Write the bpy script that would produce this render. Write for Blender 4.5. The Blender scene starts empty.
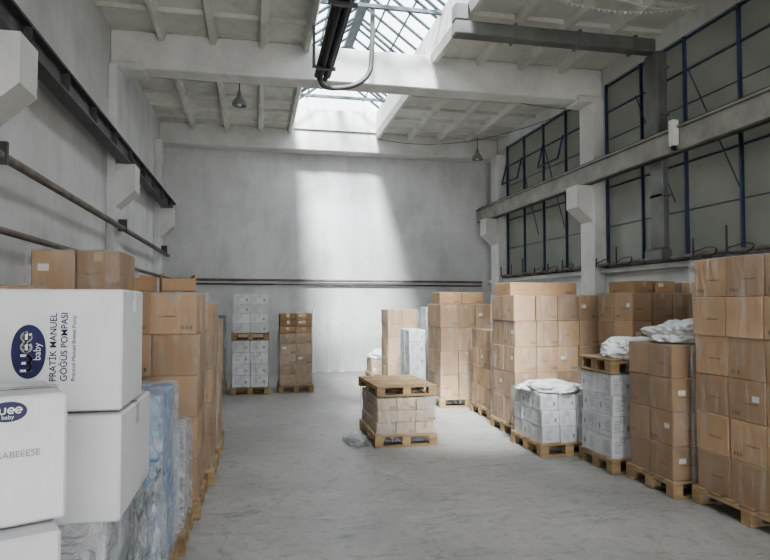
import bpy, math, random
from mathutils import Vector, Matrix, noise
random.seed(7)
SC = bpy.context.scene
COL = SC.collection

# ---------------------------------------------------------------- materials
def new_mat(name):
    m = bpy.data.materials.new(name); m.use_nodes = True
    nt = m.node_tree; nt.nodes.clear()
    out = nt.nodes.new('ShaderNodeOutputMaterial')
    return m, nt, out
def N(nt, t, **kw):
    n = nt.nodes.new(t)
    for k, v in kw.items():
        if k in n.inputs: n.inputs[k].default_value = v
        else: setattr(n, k, v)
    return n
def ramp(nt, src, stops):
    r = nt.nodes.new('ShaderNodeValToRGB')
    el = r.color_ramp.elements
    while len(el) < len(stops): el.new(0.5)
    for e, (p, c) in zip(el, stops):
        e.position = p; e.color = (c[0], c[1], c[2], 1) if hasattr(c, '__len__') else (c, c, c, 1)
    nt.links.new(src, r.inputs[0]); return r
def texco(nt, scale=(1,1,1), out='Object', rot=(0,0,0)):
    tc = nt.nodes.new('ShaderNodeTexCoord'); mp = nt.nodes.new('ShaderNodeMapping')
    mp.inputs['Scale'].default_value = scale; mp.inputs['Rotation'].default_value = rot
    nt.links.new(tc.outputs[out], mp.inputs[0]); return mp.outputs[0]
def mult(nt, a, b, f=1.0):
    mx = N(nt, 'ShaderNodeMixRGB', blend_type='MULTIPLY'); mx.inputs[0].default_value = f
    nt.links.new(a, mx.inputs[1]); nt.links.new(b, mx.inputs[2]); return mx.outputs[0]
def surf(name, c1, c2, scale=2.0, rough=0.8, bump=0.1, bscale=30, stretch=(1,1,1), var=0.0, metallic=0.0, grime=0.0):
    m, nt, out = new_mat(name); L = nt.links.new
    co = texco(nt, stretch)
    n = N(nt, 'ShaderNodeTexNoise', Scale=scale, Detail=6.0, Roughness=0.6); L(co, n.inputs['Vector'])
    r = ramp(nt, n.outputs[0], [(0.3, c1), (0.7, c2)])
    b = N(nt, 'ShaderNodeBsdfPrincipled', Roughness=rough, Metallic=metallic)
    src = r.outputs[0]
    if grime > 0:
        ng = N(nt, 'ShaderNodeTexNoise', Scale=1.3, Detail=10.0, Roughness=0.75, Distortion=0.6); L(co, ng.inputs['Vector'])
        rg = ramp(nt, ng.outputs[0], [(0.36, 1-grime), (0.52, 1.0)])
        src = mult(nt, src, rg.outputs[0])
    if var > 0:
        at = nt.nodes.new('ShaderNodeAttribute'); at.attribute_name = 'var'
        mr = N(nt, 'ShaderNodeMapRange'); mr.inputs['To Min'].default_value = 1-var; mr.inputs['To Max'].default_value = 1+var
        L(at.outputs['Fac'], mr.inputs[0])
        oi = nt.nodes.new('ShaderNodeObjectInfo')
        mo = N(nt, 'ShaderNodeMapRange'); mo.inputs['To Min'].default_value = 1-var*0.7; mo.inputs['To Max'].default_value = 1+var*0.5
        L(oi.outputs['Random'], mo.inputs[0])
        mm = N(nt, 'ShaderNodeMath', operation='MULTIPLY'); L(mr.outputs[0], mm.inputs[0]); L(mo.outputs[0], mm.inputs[1])
        hs = nt.nodes.new('ShaderNodeHueSaturation'); L(mm.outputs[0], hs.inputs['Value']); L(src, hs.inputs['Color']); src = hs.outputs[0]
    L(src, b.inputs['Base Color'])
    n2 = N(nt, 'ShaderNodeTexNoise', Scale=bscale, Detail=4.0); L(co, n2.inputs['Vector'])
    bp = N(nt, 'ShaderNodeBump', Strength=bump, Distance=0.02); L(n2.outputs[0], bp.inputs['Height']); L(bp.outputs[0], b.inputs['Normal'])
    L(b.outputs[0], out.inputs[0]); return m

M_card = surf('cardboard', (0.345,0.222,0.125), (0.45,0.30,0.178), 3, 0.7, 0.08, 60, var=0.22)
M_card2 = surf('cardboard_pale', (0.40,0.30,0.205), (0.50,0.38,0.265), 3, 0.7, 0.08, 60, var=0.18)
M_white = surf('white_carton', (0.55,0.56,0.575), (0.65,0.66,0.68), 3, 0.6, 0.05, 60, var=0.07)
M_tape = surf('packing_tape', (0.40,0.30,0.20), (0.46,0.36,0.25), 5, 0.25, 0.02, 30)
M_tapew = surf('clear_tape', (0.50,0.50,0.47), (0.56,0.56,0.53), 5, 0.25, 0.02, 30)
M_print = surf('box_print', (0.16,0.11,0.08), (0.22,0.15,0.10), 60, 0.8, 0, 60)
M_printg = surf('carton_print_grey', (0.20,0.22,0.27), (0.33,0.35,0.39), 80, 0.8, 0, 60)
M_label = surf('paper_label', (0.62,0.62,0.59), (0.68,0.68,0.66), 10, 0.7, 0, 30)
M_wood = surf('pallet_wood', (0.27,0.185,0.10), (0.44,0.32,0.19), 4, 0.85, 0.15, 40, (1,1,4), var=0.22)
M_navy = surf('navy_ink', (0.012,0.014,0.075), (0.016,0.018,0.09), 4, 0.5, 0, 30)
M_blue = surf('blue_packaging', (0.04,0.14,0.42), (0.48,0.62,0.76), 11, 0.4, 0.2, 25, var=0.1)
M_darkwrap = surf('dark_film', (0.05,0.055,0.06), (0.09,0.09,0.1), 4, 0.35, 0.3, 12)
M_beam = surf('painted_concrete', (0.60,0.60,0.575), (0.74,0.74,0.715), 1.4, 0.85, 0.15, 25, grime=0.12)
M_ceil = surf('ceiling_concrete', (0.58,0.575,0.53), (0.74,0.735,0.68), 0.9, 0.9, 0.2, 18, grime=0.18)
M_railD = surf('dark_painted_steel', (0.05,0.055,0.055), (0.10,0.105,0.10), 3, 0.5, 0.1, 20, metallic=0.2)
M_railL = surf('grey_painted_steel', (0.23,0.225,0.20), (0.35,0.345,0.31), 3, 0.6, 0.1, 20, grime=0.2)
M_pipe = surf('rusty_pipe', (0.12,0.09,0.075), (0.24,0.21,0.19), 5, 0.6, 0.1, 20)
M_duct = surf('duct_metal', (0.13,0.135,0.13), (0.22,0.225,0.215), 2, 0.5, 0.1, 12, metallic=0.3)
M_hose = surf('hose_grey', (0.07,0.07,0.07), (0.12,0.12,0.115), 3, 0.45, 0.05, 12)
M_black = surf('black_rubber', (0.012,0.012,0.013), (0.03,0.03,0.03), 4, 0.5, 0.1, 20)
M_mull = surf('blue_window_steel', (0.035,0.05,0.10), (0.06,0.085,0.15), 4, 0.5, 0.05, 20)
M_skyfr = surf('skylight_steel', (0.06,0.08,0.09), (0.11,0.13,0.14), 4, 0.6, 0.05, 20)
M_lamp = surf('lamp_enamel', (0.2,0.2,0.2), (0.3,0.3,0.29), 4, 0.4, 0.02, 20)
M_wpaint = surf('white_metal', (0.68,0.69,0.69), (0.76,0.76,0.76), 4, 0.4, 0.02, 20)

def wall_mat(name, axis='Y'):
    m, nt, out = new_mat(name); L = nt.links.new
    tc = nt.nodes.new('ShaderNodeTexCoord'); sp = nt.nodes.new('ShaderNodeSeparateXYZ'); L(tc.outputs['Object'], sp.inputs[0])
    cb = nt.nodes.new('ShaderNodeCombineXYZ')
    L(sp.outputs['X' if axis == 'Y' else 'Y'], cb.inputs[0]); L(sp.outputs['Z'], cb.inputs[1])
    n = N(nt, 'ShaderNodeTexNoise', Scale=0.6, Detail=10.0, Roughness=0.68, Distortion=0.4); L(cb.outputs[0], n.inputs['Vector'])
    r = ramp(nt, n.outputs[0], [(0.32, (0.57,0.575,0.565)), (0.6, (0.71,0.715,0.71))])
    mp = nt.nodes.new('ShaderNodeMapping'); mp.inputs['Scale'].default_value = (1.6,0.5,1); L(cb.outputs[0], mp.inputs[0])
    n3 = N(nt, 'ShaderNodeTexNoise', Scale=1.0, Detail=9.0, Roughness=0.7); L(mp.outputs[0], n3.inputs['Vector'])
    r3 = ramp(nt, n3.outputs[0], [(0.34, 0.86), (0.52, 1.0)])
    n5 = N(nt, 'ShaderNodeTexNoise', Scale=6.0, Detail=6.0, Roughness=0.7); L(cb.outputs[0], n5.inputs['Vector'])
    r5 = ramp(nt, n5.outputs[0], [(0.28, 0.80), (0.36, 1.0)])
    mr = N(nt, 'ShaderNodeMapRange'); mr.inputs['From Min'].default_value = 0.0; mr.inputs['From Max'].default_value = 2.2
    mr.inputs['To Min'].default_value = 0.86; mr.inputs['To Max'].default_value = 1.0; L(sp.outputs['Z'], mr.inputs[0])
    bt = nt.nodes.new('ShaderNodeTexBrick'); L(cb.outputs[0], bt.inputs['Vector'])
    bt.inputs['Scale'].default_value = 1.0; bt.inputs['Brick Width'].default_value = 0.5; bt.inputs['Row Height'].default_value = 0.25
    bt.inputs['Mortar Size'].default_value = 0.01
    bt.inputs['Color1'].default_value = (1,1,1,1); bt.inputs['Color2'].default_value = (0.98,0.98,0.98,1); bt.inputs['Mortar'].default_value = (0.955,0.955,0.955,1)
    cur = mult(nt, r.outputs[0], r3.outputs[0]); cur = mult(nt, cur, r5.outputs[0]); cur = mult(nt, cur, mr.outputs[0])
    if axis=='Y': cur = mult(nt, cur, bt.outputs['Color'])
    b = N(nt, 'ShaderNodeBsdfPrincipled', Roughness=0.85)
    n2 = N(nt, 'ShaderNodeTexNoise', Scale=14.0, Detail=5.0); L(cb.outputs[0], n2.inputs['Vector'])
    L(cur, b.inputs['Base Color'])
    bp = N(nt, 'ShaderNodeBump', Strength=0.18, Distance=0.02); L(n2.outputs[0], bp.inputs['Height']); L(bp.outputs[0], b.inputs['Normal'])
    L(b.outputs[0], out.inputs[0]); return m
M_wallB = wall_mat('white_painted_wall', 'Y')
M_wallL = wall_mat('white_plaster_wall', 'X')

def floor_mat():
    m, nt, out = new_mat('concrete_floor'); L = nt.links.new
    co = texco(nt)
    n = N(nt, 'ShaderNodeTexNoise', Scale=0.7, Detail=10.0, Roughness=0.72, Distortion=0.5); L(co, n.inputs['Vector'])
    r = ramp(nt, n.outputs[0], [(0.3, (0.29,0.287,0.27)), (0.5, (0.375,0.372,0.352)), (0.72, (0.46,0.456,0.435))])
    n4 = N(nt, 'ShaderNodeTexNoise', Scale=8.0, Detail=10.0, Roughness=0.8); L(co, n4.inputs['Vector'])
    r4 = ramp(nt, n4.outputs[0], [(0.34, 0.60), (0.47, 1.0), (0.70,1.16)])
    co2 = texco(nt, (0.9,3.2,1), rot=(0,0,0.5))
    n6 = N(nt, 'ShaderNodeTexNoise', Scale=2.6, Detail=9.0, Roughness=0.75, Distortion=1.5); L(co2, n6.inputs['Vector'])
    r6 = ramp(nt, n6.outputs[0], [(0.33, 0.66), (0.43, 1.0), (0.60,1.0), (0.70,1.18)])
    n7 = N(nt, 'ShaderNodeTexNoise', Scale=22.0, Detail=4.0, Roughness=0.6); L(co, n7.inputs['Vector'])
    r7 = ramp(nt, n7.outputs[0], [(0.64, 1.0), (0.70, 1.35)])
    v = nt.nodes.new('ShaderNodeTexVoronoi'); v.feature = 'DISTANCE_TO_EDGE'; v.inputs['Scale'].default_value = 0.55
    nd = N(nt, 'ShaderNodeTexNoise', Scale=2.5, Detail=6.0); L(co, nd.inputs['Vector'])
    ad = N(nt, 'ShaderNodeMixRGB', blend_type='ADD'); ad.inputs[0].default_value = 0.6; L(co, ad.inputs[1]); L(nd.outputs['Color'], ad.inputs[2])
    L(ad.outputs[0], v.inputs['Vector'])
    r5 = ramp(nt, v.outputs['Distance'], [(0.0, 0.80), (0.008, 1.0)])
    cur = r.outputs[0]
    for o in (r4.outputs[0], r5.outputs[0], r6.outputs[0], r7.outputs[0]): cur = mult(nt, cur, o)
    b = N(nt, 'ShaderNodeBsdfPrincipled', Roughness=0.6); L(cur, b.inputs['Base Color'])
    rr = ramp(nt, n4.outputs[0], [(0.3, 0.36), (0.7, 0.62)]); L(rr.outputs[0], b.inputs['Roughness'])
    bp = N(nt, 'ShaderNodeBump', Strength=0.3, Distance=0.01); L(n4.outputs[0], bp.inputs['Height']); L(bp.outputs[0], b.inputs['Normal'])
    L(b.outputs[0], out.inputs[0]); return m
M_floor = floor_mat()

def film_mat(name, lo, hi, col=(0.85,0.87,0.88), sc=5, st=(1,1,0.35), rot=(0,0,0), p=(0.42,0.66), dist=1.6):
    m, nt, out = new_mat(name); L = nt.links.new
    co = texco(nt, st, rot=rot)
    n = N(nt, 'ShaderNodeTexNoise', Scale=sc, Detail=8.0, Roughness=0.62, Distortion=dist); L(co, n.inputs['Vector'])
    r = ramp(nt, n.outputs[0], [(p[0], lo), (p[1], hi)])
    t = nt.nodes.new('ShaderNodeBsdfTransparent')
    b = N(nt, 'ShaderNodeBsdfPrincipled', Roughness=0.12); b.inputs['Base Color'].default_value = (*col, 1)
    bp = N(nt, 'ShaderNodeBump', Strength=1.0, Distance=0.05); L(n.outputs[0], bp.inputs['Height']); L(bp.outputs[0], b.inputs['Normal'])
    mx = nt.nodes.new('ShaderNodeMixShader'); L(r.outputs[0], mx.inputs[0]); L(t.outputs[0], mx.inputs[1]); L(b.outputs[0], mx.inputs[2])
    L(mx.outputs[0], out.inputs[0]); return m
M_film = film_mat('stretch_film', 0.05, 0.34, rot=(0.9,0.9,0), sc=9, st=(1.6,1.6,0.3), p=(0.48,0.74), dist=0.5)
M_filmH = film_mat('stretch_film_heavy', 0.16, 0.75, (0.80,0.84,0.88), 9, (1,1,1), p=(0.44,0.68))
M_milky = film_mat('stretch_film_milky',0.12,0.5,rot=(0.9,0.9,0),sc=9,st=(1.4,1.4,.35),p=(.44,.70),dist=.7)
M_heap = surf('crumpled_film', (0.62,0.64,0.64), (0.76,0.77,0.77), 6, 0.3, 0.6, 14)

def glass_mat(name, tcol, tr, diff, mixf):
    m, nt, out = new_mat(name); L = nt.links.new
    co = texco(nt)
    n = N(nt, 'ShaderNodeTexNoise', Scale=1.6, Detail=7.0, Roughness=0.65); L(co, n.inputs['Vector'])
    r = ramp(nt, n.outputs[0], [(0.3, tuple(c*0.7 for c in tr)), (0.7, tr)])
    t = nt.nodes.new('ShaderNodeBsdfTransparent'); t.inputs[0].default_value = (*tcol, 1)
    tl = nt.nodes.new('ShaderNodeBsdfTranslucent'); L(r.outputs[0], tl.inputs[0])
    d = N(nt, 'ShaderNodeBsdfPrincipled', Roughness=0.25); d.inputs['Base Color'].default_value = (*diff, 1)
    a = nt.nodes.new('ShaderNodeMixShader'); a.inputs[0].default_value = 0.45; L(tl.outputs[0], a.inputs[1]); L(d.outputs[0], a.inputs[2])
    b = nt.nodes.new('ShaderNodeMixShader'); b.inputs[0].default_value = mixf; L(t.outputs[0], b.inputs[1]); L(a.outputs[0], b.inputs[2])
    L(b.outputs[0], out.inputs[0]); return m
M_glassW = glass_mat('dirty_window_glass', (0.3,0.32,0.3), (0.215,0.22,0.20), (0.30,0.305,0.28), 0.985)
M_glassS = glass_mat('skylight_glass', (0.9,0.95,1.0), (0.7,0.75,0.8), (0.4,0.42,0.44), 0.42)

# ---------------------------------------------------------------- mesh builder
class MB:
    def __init__(s): s.v=[]; s.f=[]; s.m=[]; s.a=[]; s.mats=[]
    def mi(s, mat):
        if mat not in s.mats: s.mats.append(mat)
        return s.mats.index(mat)
    def add(s, vs, fs, mat, M=None, var=None):
        o=len(s.v); k=s.mi(mat); var = random.random() if var is None else var
        for p in vs:
            p=Vector(p)
            if M is not None: p = M @ p
            s.v.append(p)
        for f in fs: s.f.append([i+o for i in f]); s.m.append(k); s.a.append(var)
    def box(s, x0,x1,y0,y1,z0,z1, mat, c=0.004, M=None, var=None):
        lo=(x0,y0,z0); hi=(x1,y1,z1)
        c=min(c, (x1-x0)*0.3,(y1-y0)*0.3,(z1-z0)*0.3)
        if c<=0:
            vs=[(a,b,d) for a in (x0,x1) for b in (y0,y1) for d in (z0,z1)]
            fs=[(0,1,3,2),(4,6,7,5),(0,4,5,1),(2,3,7,6),(0,2,6,4),(1,5,7,3)]
            s.add(vs,fs,mat,M,var); return
        vs=[]; idx={}
        for a in (0,1):
            for b in (0,1):
                for d in (0,1):
                    P=[(lo,hi)[a][0],(lo,hi)[b][1],(lo,hi)[d][2]]
                    S=[1-2*a,1-2*b,1-2*d]
                    for ax in range(3):
                        q=[P[i]+(0 if i==ax else S[i]*c) for i in range(3)]
                        idx[(a,b,d,ax)]=len(vs); vs.append(q)
        fs=[]
        for t in (0,1):
            fs.append([idx[(t,0,0,0)],idx[(t,1,0,0)],idx[(t,1,1,0)],idx[(t,0,1,0)]])
            fs.append([idx[(0,t,0,1)],idx[(0,t,1,1)],idx[(1,t,1,1)],idx[(1,t,0,1)]])
            fs.append([idx[(0,0,t,2)],idx[(1,0,t,2)],idx[(1,1,t,2)],idx[(0,1,t,2)]])
        for a in (0,1):
            for b in (0,1):
                fs.append([idx[(a,b,0,0)],idx[(a,b,1,0)],idx[(a,b,1,1)],idx[(a,b,0,1)]])
                fs.append([idx[(a,0,b,0)],idx[(a,1,b,0)],idx[(a,1,b,2)],idx[(a,0,b,2)]])
                fs.append([idx[(0,a,b,1)],idx[(1,a,b,1)],idx[(1,a,b,2)],idx[(0,a,b,2)]])
                for d in (0,1): fs.append([idx[(a,b,d,0)],idx[(a,b,d,1)],idx[(a,b,d,2)]])
        ctr=Vector([(lo[i]+hi[i])/2 for i in range(3)])
        def orient(f):
            c0=sum((Vector(vs[i]) for i in f),Vector())/len(f)
            n=(Vector(vs[f[1]])-Vector(vs[f[0]])).cross(Vector(vs[f[2]])-Vector(vs[f[1]]))
            return f if n.dot(c0-ctr)>0 else f[::-1]
        s.add(vs,[orient(f) for f in fs],mat,M,var)
    def prism(s, prof, axis, a0, a1, mat, M=None):
        n=len(prof); vs=[]
        for a in (a0,a1):
            for p in prof:
                q=list(p); q.insert(axis,a); vs.append(q)
        fs=[list(range(n))[::-1], list(range(n,2*n))]+[[i,(i+1)%n,n+(i+1)%n,n+i] for i in range(n)]
        s.add(vs,fs,mat,M)
    def tube(s, pts, r, mat, seg=10, M=None):
        pts=[Vector(p) for p in pts]; vs=[]; fs=[]
        up=None
        for i,p in enumerate(pts):
            t=(pts[min(i+1,len(pts)-1)]-pts[max(i-1,0)]).normalized()
            if up is None: up=Vector((0,0,1)) if abs(t.z)<0.9 else Vector((1,0,0))
            u=t.cross(up).normalized(); w=u.cross(t).normalized(); up=w
            for k in range(seg):
                an=2*math.pi*k/seg; vs.append(p+u*math.cos(an)*r+w*math.sin(an)*r)
        for i in range(len(pts)-1):
            for k in range(seg):
                a=i*seg+k; b=i*seg+(k+1)%seg; fs.append([a,b,b+seg,a+seg])
        fs.append(list(range(seg))); fs.append(list(range((len(pts)-1)*seg,len(pts)*seg))[::-1])
        s.add(vs,fs,mat,M)
    def lathe(s, prof, ctr, mat, seg=24):
        vs=[];fs=[];n=len(prof)
        for r,z in prof:
            for k in range(seg):
                a=2*math.pi*k/seg; vs.append((ctr[0]+r*math.cos(a),ctr[1]+r*math.sin(a),ctr[2]+z))
        for i in range(n-1):
            for k in range(seg):
                fs.append([i*seg+k,i*seg+(k+1)%seg,(i+1)*seg+(k+1)%seg,(i+1)*seg+k])
        s.add(vs,fs,mat)
    def obj(s, name, loc=(0,0,0), smooth=False, fix=False):
        me=bpy.data.meshes.new(name); L=Vector(loc)
        me.from_pydata([tuple(p-L) for p in s.v],[],s.f)
        for m in s.mats: me.materials.append(m)
        me.polygons.foreach_set('material_index', s.m)
        at=me.attributes.new('var','FLOAT','FACE'); at.data.foreach_set('value', s.a)
        if smooth: me.polygons.foreach_set('use_smooth',[True]*len(s.f))
        me.update()
        if fix:
            import bmesh
            bm=bmesh.new(); bm.from_mesh(me); bmesh.ops.recalc_face_normals(bm,faces=bm.faces); bm.to_mesh(me); bm.free()
        o=bpy.data.objects.new(name,me); o.location=loc; COL.objects.link(o); return o

def heap(name, ctr, size, mat=M_heap, seed=0, amp=0.35):
    import bmesh
    bm=bmesh.new(); bmesh.ops.create_icosphere(bm, subdivisions=5, radius=1)
    for v in bm.verts:
        n=v.co.normalized()
        d=1+amp*(noise.noise(n*1.8+Vector((seed,0,0)))*0.9) + amp*0.9*(0.5-abs(noise.noise(n*4+Vector((0,seed,0))))) + amp*0.6*(0.5-abs(noise.noise(n*11+Vector((0,seed,3)))))
        p=n*d
        if p.z<-0.3: p.z=-0.3
        v.co=Vector((p.x*size[0],p.y*size[1],(p.z+0.3)*size[2]))
    me=bpy.data.meshes.new(name); bm.to_mesh(me); bm.free(); me.materials.append(mat)
    me.polygons.foreach_set('use_smooth',[True]*len(me.polygons))
    o=bpy.data.objects.new(name,me); o.location=ctr; COL.objects.link(o)
    return o

def pallet(mb, x0,x1,y0,y1,z0, H=0.144, ax='x'):
    def B(a0,a1,b0,b1,za,zb,):
        if ax=='x': mb.box(a0,a1,b0,b1,za,zb,M_wood,0.003)
        else: mb.box(b0,b1,a0,a1,za,zb,M_wood,0.003)
    if ax=='x': A0,A1,B0,B1=x0,x1,y0,y1
    else: A0,A1,B0,B1=y0,y1,x0,x1
    t=0.022; w=0.1
    W=(B1-B0)
    ws=[0.14,0.11,0.14,0.11,0.14]
    if W>1.0: ws=[0.14,0.12,0.12,0.14,0.12,0.12,0.14]
    gap=(W-sum(ws))/(len(ws)-1)
    if gap<0.02: k=(W-0.1)/sum(ws); ws=[q*k for q in ws]; gap=0.1/(len(ws)-1)
    b=B0
    for q in ws:
        B(A0,A1,b,b+q,z0+H-t,z0+H); b+=q+gap
    for a in (A0,(A0+A1)/2-w/2,A1-w):
        B(a,a+w,B0,B1,z0+H-2*t,z0+H-t)
        for bb in (B0,(B0+B1)/2-w/2,B1-w):
            B(a,a+w,bb,bb+w,z0+t,z0+H-2*t)
    for bb in (B0,(B0+B1)/2-w/2,B1-w):
        B(A0,A1,bb,bb+w,z0,z0+t)

def boxes(mb, x0,x1,y0,y1,z0,z1,nx,ny,nz,kind,jit=0.008):
    mat={'card':M_card,'pale':M_card2,'white':M_white,'blue':M_blue,'dark':M_darkwrap}[kind]
    tape=M_tape if kind in('card','pale') else M_tapew
    dx=(x1-x0)/nx; dy=(y1-y0)/ny; dz=(z1-z0)/nz
    for k in range(nz):
        lx=random.uniform(-jit,jit); ly=random.uniform(-jit,jit)
        for i in range(nx):
            for j in range(ny):
                if 0<i<nx-1 and 0<j<ny-1 and k<nz-1: continue
                cx=x0+dx*(i+.5)+random.uniform(-jit,jit)*.6+lx; cy=y0+dy*(j+.5)+random.uniform(-jit,jit)*.6+ly
                w=dx/2-0.003; d=dy/2-0.003; h=dz-0.002
                M=Matrix.Translation((cx,cy,z0+dz*k))@Matrix.Rotation(random.uniform(-1,1)*0.014,4,'Z')
                mb.box(-w,w,-d,d,0,h,mat,0.006,M)
                if kind in('blue','dark'): continue
                e=0.0015; tw=0.028
                mb.add([(-tw,-d-e,h-0.07),(tw,-d-e,h-0.07),(tw,-d-e,h-0.004),(-tw,-d-e,h-0.004)],[(0,1,2,3)],tape,M)
                mb.add([(-tw,d+e,h-0.07),(tw,d+e,h-0.07),(tw,d+e,h-0.004),(-tw,d+e,h-0.004)],[(3,2,1,0)],tape,M)
                if k==nz-1: mb.add([(-tw,-d,h+e),(tw,-d,h+e),(tw,d,h+e),(-tw,d,h+e)],[(0,1,2,3)],tape,M)
                pm = M_print if kind!='white' else M_printg
                def rect(face,a0,a1,b0,b1,m):
                    if face=='y': q=[(a0,-d-e,b0),(a1,-d-e,b0),(a1,-d-e,b1),(a0,-d-e,b1)]
                    elif face=='-x': q=[(-w-e,a1,b0),(-w-e,a0,b0),(-w-e,a0,b1),(-w-e,a1,b1)]
                    else: q=[(w+e,a0,b0),(w+e,a1,b0),(w+e,a1,b1),(w+e,a0,b1)]
                    mb.add(q,[(0,1,2,3)],m,M)
                for face,hw in (('y',w),('-x',d),('x',d)):
                    if face=='-x' and i>0: continue
                    if face=='x' and i<nx-1: continue
                    if face=='y' and j>0: continue
                    if kind=='white':
                        for q in range(5):
                            zz=h*(0.74-0.12*q); a=hw*random.uniform(0.3,0.9)
                            rect(face,-hw*0.75,-hw*0.75+a,zz,zz+h*0.035,pm)
                        if random.random()<.6: rect(face,hw*0.42,hw*0.66,h*0.3,h*0.55,pm)
                    else:
                        if random.random()<0.7:
                            for q in range(3): rect(face,hw*0.35+q*0.032,hw*0.35+q*0.032+0.02,h*0.12,h*0.12+0.03,pm)
                        if random.random()<0.15: rect(face,-hw*0.7,-hw*0.7+0.07,h*0.5,h*0.5+0.045,M_label)
                        if random.random()<0.5: rect(face,-hw*0.6,hw*0.1,h*0.42,h*0.45,pm)

def film(mb, x0,x1,y0,y1,z0,z1, mat=M_film, top=True, off=0.014, seed=0):
    x0-=off;x1+=off;y0-=off;y1+=off;z1+=off*0.7
    def grid(o,u,v,nu,nv,n):
        vs=[];fs=[]
        for j in range(nv+1):
            for i in range(nu+1):
                p=o+u*(i/nu)+v*(j/nv)
                edge = i in(0,nu) or j in (0,nv)
                dd=0 if edge else noise.noise(Vector((p.x*7,p.y*7,p.z*4))+Vector((seed,0,0)))*0.011
                vs.append(p+n*dd)
        for j in range(nv):
            for i in range(nu):
                a=j*(nu+1)+i; fs.append([a,a+1,a+nu+2,a+nu+1])
        mb.add(vs,fs,mat)
    X=Vector((x1-x0,0,0));Y=Vector((0,y1-y0,0));Z=Vector((0,0,z1-z0)); O=Vector((x0,y0,z0))
    grid(O,X,Z,16,24,Vector((0,-1,0))); grid(O+Y+X,-X,Z,16,24,Vector((0,1,0)))
    grid(O+Y,-Y,Z,16,24,Vector((-1,0,0))); grid(O+X,Y,Z,16,24,Vector((1,0,0)))
    if top: grid(O+Z,X,Y,16,16,Vector((0,0,1)))

def stack(x0,x1,y0,y1,z1,nx,ny,nz,kind='card',wrap=M_film,name='pallet_of_cardboard_boxes',extra=None,pax='x',jit=0.008):
    mb=MB(); pallet(mb,x0-0.01,x1+0.01,y0-0.01,y1+0.01,0,ax=pax)
    boxes(mb,x0+0.018,x1-0.018,y0+0.018,y1-0.018,0.144,z1,nx,ny,nz,kind,jit)
    if extra: extra(mb)
    if wrap: film(mb,x0+0.01,x1-0.01,y0+0.01,y1-0.01,0.06,z1,wrap,seed=x0*3+y0)
    return mb.obj(name,((x0+x1)/2,(y0+y1)/2,0))

# ---------------------------------------------------------------- room shell
XL,XR,YB,YF,ZC=-2.19,6.1,15.4,-6.0,5.9
mb=MB(); mb.box(XL-.3,XR+.3,YF-.3,YB+.3,-0.2,0,M_floor,0); mb.obj('floor')
mb=MB(); mb.box(XL-.3,XR+.3,YB,YB+.25,0,ZC,M_wallB,0); mb.obj('wall_back')
mb=MB(); mb.box(XL-.25,XL,YF,YB,0,ZC,M_wallL,0)
COLY=[-3.0,1.4,5.4,10.1,14.55]
COLR=[-3.0,1.4,5.55,10.2,14.65]
for y in COLY: mb.box(XL,XL+0.13,y-.22,y+.22,0,ZC-.58,M_wallL,0.01)
mb.obj('wall_left')
mb=MB()
mb.box(XR,XR+.25,YF,YB,0,2.3,M_wallL,0); mb.box(XR,XR+.25,YF,YB,5.6,ZC,M_wallL,0)
for y in COLR:
    mb.box(XR-0.22,XR,y-.24,y+.24,0,ZC-.58 if y<14 else 5.40,M_beam,0.012)
    mb.box(XR,XR+.25,y-.24,y+.24,2.3,5.6,M_beam,0)
mb.box(XR,XR+.25,14.89,YB,2.3,5.6,M_wallL,0); mb.box(XR,XR+.25,YF,-3.24,2.3,5.6,M_wallL,0)
mb.obj('wall_right')
mb=MB(); mb.box(XL,-0.5,YF-.25,YF,0,ZC,M_wallB,0); mb.box(4.3,XR,YF-.25,YF,0,ZC,M_wallB,0); mb.box(-0.5,4.3,YF-.25,YF,4.5,ZC,M_wallB,0); mb.obj('wall_front')  # wall out of view; its opening is added to let sky light in
SX0,SX1,SY0,SY1=0.85,2.9,1.7,14.9
mb=MB()
mb.box(XL-.25,SX0,YF,YB+.25,ZC,ZC+.15,M_ceil,0); mb.box(SX1,XR+.25,YF,YB+.25,ZC,ZC+.15,M_ceil,0)
mb.box(SX0,SX1,YF,SY0,ZC,ZC+.15,M_ceil,0); mb.box(SX0,SX1,SY1,YB+.25,ZC,ZC+.15,M_ceil,0)
bays=[(-5.9,-3.2),(-2.8,1.2),(1.6,5.6),(6.0,10.0),(10.4,14.95)]
for (a,b) in bays:
    for x in (-1.45,-0.68,0.09,0.79,2.96,3.75,4.52,5.29):
        mb.prism([(x-.08,ZC),(x-.035,ZC-.13),(x+.035,ZC-.13),(x+.08,ZC)],1,a,b,M_ceil)
    y=a+0.75
    while y<b-0.2:
        for s0,s1 in ((XL,SX0-.05),(SX1+.05,XR)):
            mb.prism([(y-.04,ZC),(y-.02,ZC-.06),(y+.02,ZC-.06),(y+.04,ZC)],0,s0,s1,M_ceil)
        y+=0.8
mb.obj('ceiling')
for y in (-3.0,1.4,5.8,10.2):
    mb=MB(); mb.box(XL,XR,y-.2,y+.2,ZC-.58,ZC,M_beam,0.02)
    mb.box(XL,XL+.5,y-.24,y+.24,ZC-.62,ZC-.5,M_beam,0.02); mb.box(XR-.5,XR,y-.24,y+.24,ZC-.62,ZC-.5,M_beam,0.02)
    mb.obj('ceiling_beam')
mb=MB(); mb.box(XL,XR,14.95,YB,ZC-.5,ZC,M_beam,0.02); mb.obj('ceiling_beam')

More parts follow.
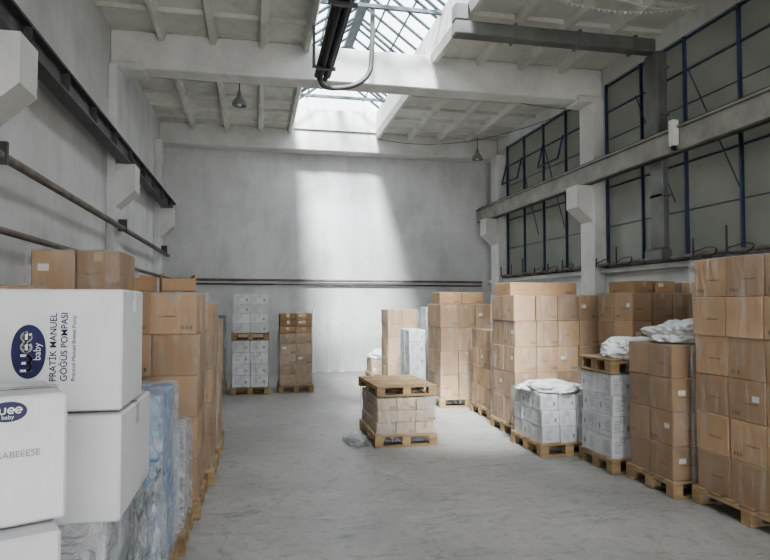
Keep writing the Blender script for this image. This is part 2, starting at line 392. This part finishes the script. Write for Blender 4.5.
# skylight lantern
mb=MB(); zc=ZC+.15; zt=zc+.35; zr=zt+.75; xm=(SX0+SX1)/2
for (a,b,c,d) in ((SX0-.1,SX0,SY0,SY1),(SX1,SX1+.1,SY0,SY1),(SX0-.1,SX1+.1,SY0-.1,SY0),(SX0-.1,SX1+.1,SY1,SY1+.1)):
    mb.box(a,b,c,d,ZC+.15,zt,M_beam,0)
mb.box(xm-.09,xm+.09,SY0,SY1,zr-.1,zr,M_skyfr,0)
for xs in (SX0,SX1):
    y=SY0+.05
    while y<SY1:
        mb.tube([(xs,y,zt),(xm,y,zr)],0.032,M_skyfr,4); y+=0.44
    for q in (.33,.66): mb.tube([(xs+(xm-xs)*q,SY0,zt+(zr-zt)*q),(xs+(xm-xs)*q,SY1,zt+(zr-zt)*q)],0.02,M_skyfr,4)
y=SY0+1.1
while y<SY1:
    mb.box(SX0,SX1,y-.03,y+.03,zt-.08,zt-.02,M_skyfr,0)
    mb.tube([(SX0,y,zt-.05),(xm,y,zr)],0.035,M_skyfr,4); mb.tube([(SX1,y,zt-.05),(xm,y,zr)],0.035,M_skyfr,4)
    y+=2.2
mb.add([(SX0-.05,SY0,zt),(SX0-.05,SY1,zt),(xm,SY1,zr+.03),(xm,SY0,zr+.03)],[(0,1,2,3)],M_glassS)
mb.add([(SX1+.05,SY0,zt),(SX1+.05,SY1,zt),(xm,SY1,zr+.03),(xm,SY0,zr+.03)],[(3,2,1,0)],M_glassS)
mb.add([(SX0,SY0,zt),(SX1,SY0,zt),(xm,SY0,zr)],[(0,1,2)],M_glassS)
mb.add([(SX0,SY1,zt),(SX1,SY1,zt),(xm,SY1,zr)],[(0,1,2)],M_glassS)
mb.obj('window_5')

# right-hand windows
wb=[(-2.76,1.16),(1.64,5.31),(5.79,9.96),(10.44,14.41)]
for i,(a,b) in enumerate(wb):
    mb=MB(); x=XR+.06
    mb.box(x,x+.01,a,b,2.3,5.6,M_glassW,0)
    n=4; w=(b-a)/n
    for k in range(n+1):
        y=a+w*k; y=min(max(y,a+.02),b-.02); mb.box(x-.05,x,y-.018,y+.018,2.3,5.6,M_mull,0.003)
    for z in (2.33,3.75,5.1,5.57): mb.box(x-.03,x,a,b,z-.014,z+.014,M_mull,0.003)
    for z in (3.05,4.6): mb.box(x-.02,x,a,b,z-.006,z+.006,M_mull,0.002)
    for k in (1,3):
        if (k+i)%2: continue
        y=a+w*k; M=Matrix.Translation((x-.05,y,5.1))@Matrix.Rotation(math.radians(14),4,'Y')
        mb.box(-.03,0,.03,w-.03,-.5,-.47,M_mull,0,M); mb.box(-.03,0,.03,.055,-.5,0,M_mull,0,M); mb.box(-.03,0,w-.055,w-.03,-.5,0,M_mull,0,M)
    mb.tube([(x-.06,a+w*1.0,3.2),(x-.06,a+w*1.9,5.1)],.009,M_mull,5); mb.tube([(x-.06,a+w*2.2,3.2),(x-.06,a+w*3.1,5.1)],.009,M_mull,5)
    mb.obj('window_%d'%(i+1))
mb=MB(); mb.box(XR-.10,XR-.001,YF,YB,2.22,2.3,M_beam,0.006); mb.obj('trim_1')
mb=MB()
for a,b in ((5.9,7.95),(8.5,9.9),(10.5,14.3)):
    mb.tube([(XR-.17,a,2.36),(XR-.17,b,2.36)],0.03,M_pipe)
y=6.6
while y<14.3:
    if abs(y-10.2)>.4 and abs(y-8.2)>.45:
        mb.box(XR-.27,XR-.11,y-.015,y+.015,2.30,2.33,M_railD,0)
        pts=[(XR-.2+.05*math.sin(t*1.3),y+.24*math.cos(t),2.38+.07*math.sin(t)+random.uniform(-.01,.01)) for t in [q*math.pi/8 for q in range(-3,13)]]
        if random.random()<.7: mb.tube(pts,0.008,M_black,6)
        mb.box(XR-.2,XR-.18,y+.25,y+.27,2.33,2.33+random.uniform(.1,.4),M_railD,0)
    y+=0.62
mb.obj('cable_conduit')

# corbels + crane rails
for COLS,sgn,X,px,pr in ((COLY,1,XL,0.13,.27),(COLR,-1,XR,0.22,.30)):
    for y in COLS:
        mb=MB(); base=X+sgn*px; tip=X+sgn*(px+pr)
        mb.prism([(base,3.15),(tip,3.40),(tip,3.8),(base,3.8)],1,y-.2,y+.2,M_beam)
        mb.obj('concrete_corbel',fix=True)
def ibeam(x,z0,z1,w,mat,name,a=YF+.05,b=15.38):
    mb=MB(); h=w/2; t=.025; q=.012
    prof=[(x-h,z0),(x+h,z0),(x+h,z0+t),(x+q,z0+t),(x+q,z1-t),(x+h,z1-t),(x+h,z1),(x-h,z1),(x-h,z1-t),(x-q,z1-t),(x-q,z0+t),(x-h,z0+t)]
    mb.prism(prof,1,a,b,mat); mb.box(x-.03,x+.03,a,b,z1,z1+.05,mat,0.004)
    y=a+.6
    while y<b:
        mb.box(x-h+.005,x+h-.005,y-.006,y+.006,z0+t,z1-t,mat,0); y+=1.1
    mb.obj(name,fix=True)
ibeam(-1.93,3.8,4.05,.16,M_railD,'crane_runway_beam')
mb=MB(); mb.box(5.68,5.76,YF+.05,15.38,3.8,4.1,M_railL,0.006); mb.box(5.64,5.85,YF+.05,15.38,4.1,4.13,M_railL,0.004); mb.box(5.76,5.85,YF+.05,15.38,3.8,3.83,M_railD,0)
mb.box(5.72,5.77,YF+.05,15.38,4.13,4.18,M_railD,0.004); mb.obj('crane_runway_beam')
mb=MB(); mb.box(5.58,5.678,7.42,7.52,3.86,4.22,M_beam,0.01); mb.box(5.60,5.66,7.45,7.50,3.8,3.86,M_black,0.004); mb.obj('limit_switch_box')

# wall pipes
mb=MB(); mb.tube([(-1.98,YF+.1,2.95),(-1.98,15.1,2.8)],0.04,M_pipe)
for y in COLY: mb.box(-2.055,-1.93,y-.02,y+.02,2.8 ,2.98,M_railD,0)
mb.obj('steel_pipe')
mb=MB(); mb.tube([(-2.02,YF+.1,2.3),(-2.02,15.25,2.28),(-1.9,15.32,2.26),(5.8,15.32,2.24)],0.03,M_pipe)
mb.tube([(-2.0,15.35,2.16),(5.8,15.35,2.14)],0.018,M_railD); mb.obj('steel_pipe')
for x in (1.42,1.78,2.12):
    mb=MB(); mb.tube([(x,15.33,0.0),(x,15.33,1.55)],0.03,M_wpaint,10); mb.box(x-.07,x+.07,15.26,15.395,0,.02,M_wpaint,0.003); mb.box(x-.05,x+.05,15.35,15.395,1.2,1.24,M_wpaint,0); mb.obj('white_pole')

# duct
mb=MB()
mb.box(2.7,5.84,8.1,8.3,5.45,5.65,M_duct,0.02); mb.box(2.7,2.9,8.1,8.3,5.65,5.895,M_duct,0.02)
mb.box(5.80,5.98,8.05,8.35,4.2,5.45,M_duct,0.02); mb.box(5.86,5.98,8.05,8.35,2.5,4.2,M_duct,0.02)
for x in (3.6,4.6,5.5): mb.box(x-.02,x+.02,8.08,8.32,5.43,5.67,M_duct,0.004)
for z in (3.3,4.5,5.2): mb.box(5.86,6.0,8.03,8.37,z-.02,z+.02,M_duct,0.004)
mb.box(5.78,5.98,8.0,8.4,2.32,2.5,M_duct,0.02)
mb.obj('ventilation_duct')

# festoon track + hose
mb=MB()
for dx,dz in ((-.09,0),(0,.04),(.09,0),(-.045,-.05),(.045,-.05)):
    mb.tube([(1.0+dx,6.05,5.30+dz),(1.0+dx,9.5,5.22+dz)],0.04,M_black,8)
for y in (7,9): mb.box(.86,1.14,y-.03,y+.03,5.13,5.17,M_railD,0); mb.box(.80,.84,y-.02,y+.02,5.15,5.895,M_railD,0); mb.box(.84,.86,y-.02,y+.02,5.15,5.19,M_railD,0)
mb.obj('festoon_cable_track')
mb=MB(); cp=[(0.98,9.54,5.30),(0.99,9.58,5.14),(1.10,9.6,5.08),(1.3,9.6,5.09),(1.5,9.6,5.14),(1.66,9.6,5.24),(1.76,9.6,5.38),(1.79,9.6,5.55),(1.80,9.58,5.9),(1.80,9.55,6.4)]
def smooth_pts(p,n=4):
    p=[Vector(q) for q in p]; r=[]
    for i in range(len(p)-1):
        a=p[max(i-1,0)];b=p[i];c=p[i+1];d=p[min(i+2,len(p)-1)]
        for k in range(n):
            t=k/n; r.append(0.5*((2*b)+(c-a)*t+(2*a-5*b+4*c-d)*t*t+(3*b-a-3*c+d)*t**3))
    return r+[p[-1]]
mb.tube(smooth_pts(cp),0.04,M_hose,10); mb.obj('cable_hose',smooth=True)
def sag(p,q,s,n=20):
    p=Vector(p);q=Vector(q); return [p.lerp(q,i/n)-Vector((0,0,s*4*(i/n)*(1-i/n))) for i in range(n+1)]
mb=MB(); mb.tube(sag((2.95,14.9,5.75),(5.85,10.6,5.35),.35),0.006,M_black,5); mb.obj('hanging_wire')
mb=MB(); mb.tube(sag((3.0,10.45,5.7),(5.85,10.45,5.3),.12),0.006,M_black,5); mb.obj('hanging_wire')
mb=MB(); pts=sag((3.7,7.4,5.74),(5.9,7.2,5.74),.16,30); mb.tube(pts,0.005,M_wpaint,5)
for p in pts[::1]: mb.lathe([(0,.02),(.013,.008),(.013,-.008),(0,-.02)],(p.x,p.y,p.z-.015),M_wpaint,8)
pts=sag((3.5,6.6,5.74),(5.9,7.1,5.74),.3,30); mb.tube(pts,0.005,M_wpaint,5)
mb.obj('string_lights')
for x,y in ((-0.3,11.3),(5.35,14.4)):
    mb=MB(); z=5.28
    mb.tube([(x,y,5.895),(x,y,z+.2)],0.008,M_black,6)
    mb.lathe([(0,.2),(.035,.2),(.045,.12),(.06,.10),(.11,.04),(.13,-.02),(.13,-.05),(.12,-.05),(.1,.02),(0,.06)],(x,y,z),M_lamp)
    mb.lathe([(0,.05),(.04,.03),(.05,-.01),(.03,-.05),(0,-.06)],(x,y,z),M_wpaint,12)
    mb.obj('high_bay_lamp',smooth=True)

# ---------------------------------------------------------------- right row of stacks
stack(3.69,4.65,3.55,4.72,2.07,2,3,6,'card')
stack(3.57,4.45,4.82,5.50,1.33,2,2,4,'card')
heap('crumpled_plastic_film',(3.95,5.15,1.345),(.3,.28,.13),seed=3)
stack(3.48,4.25,5.62,6.24,0.98,3,2,4,'white',name='pallet_of_white_cartons')
mb=MB(); pallet(mb,3.47,4.25,5.61,6.25,0,ax='y'); o=mb.obj('wooden_pallet'); o.location.z=0.99
heap('crumpled_plastic_film',(3.95,5.93,1.135),(.3,.25,.14),seed=5)
stack(3.1,3.78,6.4,7.2,0.68,3,3,3,'white',name='pallet_of_white_cartons')
heap('crumpled_plastic_film',(3.42,6.8,0.69),(.3,.33,.07),seed=8)
def exE(mb): boxes(mb,3.24,4.2,7.55,8.1,1.80,1.97,2,1,1,'card')
stack(3.22,4.45,7.38,8.18,1.80,4,2,5,'card',extra=exE)
def exF(mb): boxes(mb,4.45,5.0,6.65,7.2,1.82,1.97,2,1,1,'card')
stack(4.32,5.15,6.5,7.3,1.82,3,2,5,'card',extra=exF)
stack(5.25,5.75,6.5,7.3,1.96,1,2,5,'card')
stack(4.85,5.5,4.9,5.75,2.12,2,2,6,'card')
stack(3.36,4.2,8.6,9.4,1.3,2,3,4,'card')
def exI(mb): boxes(mb,2.98,3.75,9.85,10.3,1.68,1.88,2,1,1,'card')
stack(2.95,3.9,9.72,10.5,1.68,3,2,4,'card',extra=exI)
stack(2.68,3.02,10.75,11.5,1.22,1,2,5,'white',name='pallet_of_white_cartons')
stack(3.1,3.7,10.75,11.5,1.62,2,2,7,'white',name='pallet_of_white_cartons')
stack(2.56,3.2,12.0,12.7,1.57,2,2,5,'card')
stack(2.52,3.05,13.5,14.2,0.45,2,2,2,'pale')
heap('crumpled_plastic_film',(2.78,13.85,0.46),(.22,.25,.14),seed=11)
stack(4.6,5.5,8.5,9.7,1.75,3,3,5,'card')
# centre pallet
stack(1.40,2.14,7.2,8.3,0.57,3,3,3,'pale',wrap=M_milky)
mb=MB(); pallet(mb,-.37,.37,-.56,.56,0.0,H=.125,ax='x'); o=mb.obj('wooden_pallet'); o.location=(1.77,7.80,0.585); o.rotation_euler=(0,0,math.radians(2))
heap('plastic_film_scrap',(1.22,7.6,0.0),(.12,.3,.05),mat=M_filmH,seed=21)

# ---------------------------------------------------------------- far left stacks
def exN(mb):
    pallet(mb,-.42,.27,11.8,12.55,1.0); boxes(mb,-.40,.25,11.83,12.52,1.144,1.86,2,2,4,'white')
stack(-.42,.27,11.8,12.55,1.0,2,2,4,'white',wrap=M_film,extra=exN,name='pallet_of_white_cartons')
def exO(mb): boxes(mb,.47,1.08,11.93,12.57,1.12,1.5,2,2,3,'card')
stack(.45,1.1,11.9,12.6,1.12,2,2,5,'pale',extra=exO)
stack(-1.35,-.55,12.2,13.0,1.45,2,2,4,'dark',name='pallet_of_dark_wrapped_goods')

# ---------------------------------------------------------------- left row
def exP(mb):
    for (cx,cy,r) in ((-.62,5.3,.2),(-.98,5.45,-.3)):
        M=Matrix.Translation((cx,cy,1.795))@Matrix.Rotation(r,4,'Z')
        mb.box(-.13,.13,-.14,.14,0,.10,M_card,.004,M); mb.box(-.12,.12,-.13,.13,.101,.104,M_print,0,M)
        mb.box(-.13,-.12,-.14,.14,.1,.13,M_card,0,M); mb.box(.12,.13,-.14,.14,.1,.13,M_card,0,M)
stack(-1.18,-.42,5.12,5.92,1.78,2,2,5,'card',extra=exP)
stack(-1.18,-.37,6.06,6.86,1.70,2,2,5,'card')
stack(-1.2,-.36,7.05,7.85,1.5,2,2,4,'card')
stack(-1.46,-.88,4.42,5.0,2.05,2,2,7,'card')
stack(-.84,-.46,4.42,5.0,0.82,1,2,3,'white',wrap=M_filmH,name='pallet_of_white_cartons')
stack(-1.1,-.49,3.6,4.3,1.18,4,4,6,'blue',wrap=M_filmH,name='pallet_of_bottled_packs')
stack(-1.95,-1.17,3.7,4.3,1.8,2,2,5,'card')
stack(-1.0,-.47,2.22,2.95,0.98,3,3,4,'white',wrap=M_filmH,name='pallet_of_white_cartons')
heap('plastic_bag_bundle',(-.40,2.62,0.0),(.065,.28,.66),mat=M_filmH,seed=31)
heap('plastic_bag_bundle',(-.60,3.27,0.0),(.12,.2,.62),mat=film_mat('blue_tinted_film',0.3,0.85,(0.55,0.68,0.85),8,(1,1,1),p=(.42,.66)),seed=37)

# front white cartons
def carton(name,x0,x1,y0,y1,z0,z1,rot=0):
    mb=MB(); cx=(x0+x1)/2;cy=(y0+y1)/2;w=(x1-x0)/2;d=(y1-y0)/2;h=z1-z0
    mb.box(-w,w,-d,d,0,h,M_white,.007,var=.6)
    e=.0015
    mb.add([(-w,-.03,h+e),(w,-.03,h+e),(w,.03,h+e),(-w,.03,h+e)],[(0,1,2,3)],M_tapew)
    mb.add([(w+e,-.03,h-.08),(w+e,.03,h-.08),(w+e,.03,h-.005),(w+e,-.03,h-.005)],[(0,1,2,3)],M_tapew)
    mb.box(-w+.01,w-.01,-.002,.002,h,h+.001,M_print,0)
    o=mb.obj(name); o.location=(cx,cy,z0); o.rotation_euler=(0,0,rot); return o
def text_on(parent,s,size,origin,xdir,ydir,mat,align='LEFT',bold=.0):
    c=bpy.data.curves.new('print_text','FONT'); c.body=s; c.size=size; c.align_x=align; c.offset=size*bold
    tmp=bpy.data.objects.new('print_text',c); COL.objects.link(tmp)
    bpy.context.view_layer.update()
    me=bpy.data.meshes.new_from_object(tmp.evaluated_get(bpy.context.evaluated_depsgraph_get()))
    bpy.data.objects.remove(tmp)
    me.materials.clear(); me.materials.append(mat)
    o=bpy.data.objects.new('printed_text',me); COL.objects.link(o); o.parent=parent
    x=Vector(xdir);y=Vector(ydir);z=x.cross(y)
    M=Matrix((x,y,z)).transposed().to_4x4(); M.translation=Vector(origin); o.matrix_local=M; return o
def logo(parent,cx,cz,sc,f,U,R):
    U=Vector(U);R=Vector(R);n=U.cross(R)
    mb=MB(); seg=40; C=Vector((cx,f,cz))
    pts=[C+U*(.092*sc*math.cos(a)*(1+.05*math.cos(2*a)))+R*(.062*sc*math.sin(a)*(1+.08*math.cos(2*a))) for a in [2*math.pi*k/seg for k in range(seg)]]
    mb.add(pts,[list(range(seg))],M_navy); lg=mb.obj('logo_patch'); lg.parent=parent
    mb=MB()
    def P(a,b): return C+n*.002+U*(a*sc)+R*(b*sc)
    def stroke(pts2):
        for i in range(len(pts2)-1):
            p=Vector(pts2[i]);q=Vector(pts2[i+1]); dv=(q-p).normalized(); nn=Vector((-dv.y,dv.x))*.0045
            mb.add([P(*(p+nn-dv*.002)),P(*(p-nn-dv*.002)),P(*(q-nn+dv*.002)),P(*(q+nn+dv*.002))],[(0,1,2,3)],M_wpaint)
    def arc(cx,cy,r,a0,a1,nn=14): return [(cx+r*math.cos(math.radians(a0+(a1-a0)*i/nn)),cy+r*math.sin(math.radians(a0+(a1-a0)*i/nn))) for i in range(nn+1)]
    stroke(arc(-.054,.004,.0135,180,360)); stroke(arc(-.027,.004,.0135,180,360)); stroke([(-.0675,.004),(-.0675,.024)]); stroke([(-.0405,.004),(-.0405,.020)]); stroke([(-.0135,.004),(-.0135,.024)])
    for ex in (.016,.053):
        stroke(arc(ex,.007,.0155,0,310)); stroke([(ex-.0155,.007),(ex+.0155,.007)])
    w=mb.obj('logo_lettering'); w.parent=parent
    text_on(parent,'baby',.034*sc,C+n*.002-R*.040*sc,U,R,M_wpaint,'CENTER')
big=carton('white_carton',-1.02,-.43,2.2,2.58,1.345,1.745)
f=-.19-.003; cxx=-.725
U=(0,0,1); Lx=(-1,0,0)
text_on(big,'PRATİK MANUEL',.029,(-.630-cxx,f,.10),U,Lx,M_navy,bold=.008)
text_on(big,'GÖĞÜS POMPASI',.029,(-.597-cxx,f,.10),U,Lx,M_navy,bold=.008)
text_on(big,'Practical Manuel Breast Pump',.0178,(-.572-cxx,f,.10),U,Lx,M_navy)
logo(big,-.712-cxx,.198,.9,f,U,Lx)
carton('white_carton.001',-1.0,-.42,2.15,2.72,0.997,1.338)
def rotc(z0,z1,fx,fy,L,D,ang):
    a=math.radians(ang); cx=fx+(-L/2)*math.cos(a)-(D/2)*math.sin(a); cy=fy+(-L/2)*math.sin(a)+(D/2)*math.cos(a)
    return carton('white_carton',cx-L/2,cx+L/2,cy-D/2,cy+D/2,z0,z1,a)
c3=rotc(1.165,1.475,-.458,1.70,.5,.32,25)
text_on(c3,'AAABEEESE',.022,(.08,-.163,.165),(1,0,0),(0,0,1),M_printg)
logo(c3,.12,.275,.42,-.163,(1,0,0),(0,0,1))
rotc(.88,1.16,-.445,1.62,.5,.36,24)
rotc(.59,.875,-.445,1.62,.5,.36,25); rotc(.30,.585,-.45,1.62,.5,.36,24); rotc(.0,.295,-.445,1.62,.5,.36,25)

# ---------------------------------------------------------------- light
W=bpy.data.worlds.new('sky'); SC.world=W; W.use_nodes=True
nt=W.node_tree; bg=nt.nodes['Background']; bg.inputs[0].default_value=(0.97,0.975,1.0,1); bg.inputs[1].default_value=5.4
def light(name,typ,loc,direction,energy,color=(1,1,1),**kw):
    l=bpy.data.lights.new(name,typ); l.energy=energy; l.color=color
    for k,v in kw.items(): setattr(l,k,v)
    o=bpy.data.objects.new(name,l); COL.objects.link(o); o.location=loc
    o.rotation_euler=Vector(direction).to_track_quat('-Z','Y').to_euler(); return o
light('sun','SUN',(0,-5,12),(0.2,1,-1.10),34,(1,0.99,0.96),angle=math.radians(12))
light('rear_fill','AREA',(1.9,YF+.1,2.4),(0,1,0.1),150,(1.0,0.97,0.94),shape='RECTANGLE',size=4.6,size_y=4.0)  # added fill lamp behind the camera, no such source in view

cam=bpy.data.cameras.new('camera'); co=bpy.data.objects.new('camera',cam); COL.objects.link(co); SC.camera=co
co.location=(0,0,1.7); co.rotation_euler=(math.radians(92.12),0,math.radians(-11.84)); cam.sensor_width=36; cam.lens=29.0; cam.clip_start=.05
SC.view_settings.view_transform='AgX'; SC.view_settings.exposure=-0.15
try: SC.view_settings.look='AgX - Medium High Contrast'
except Exception as e: print(e)
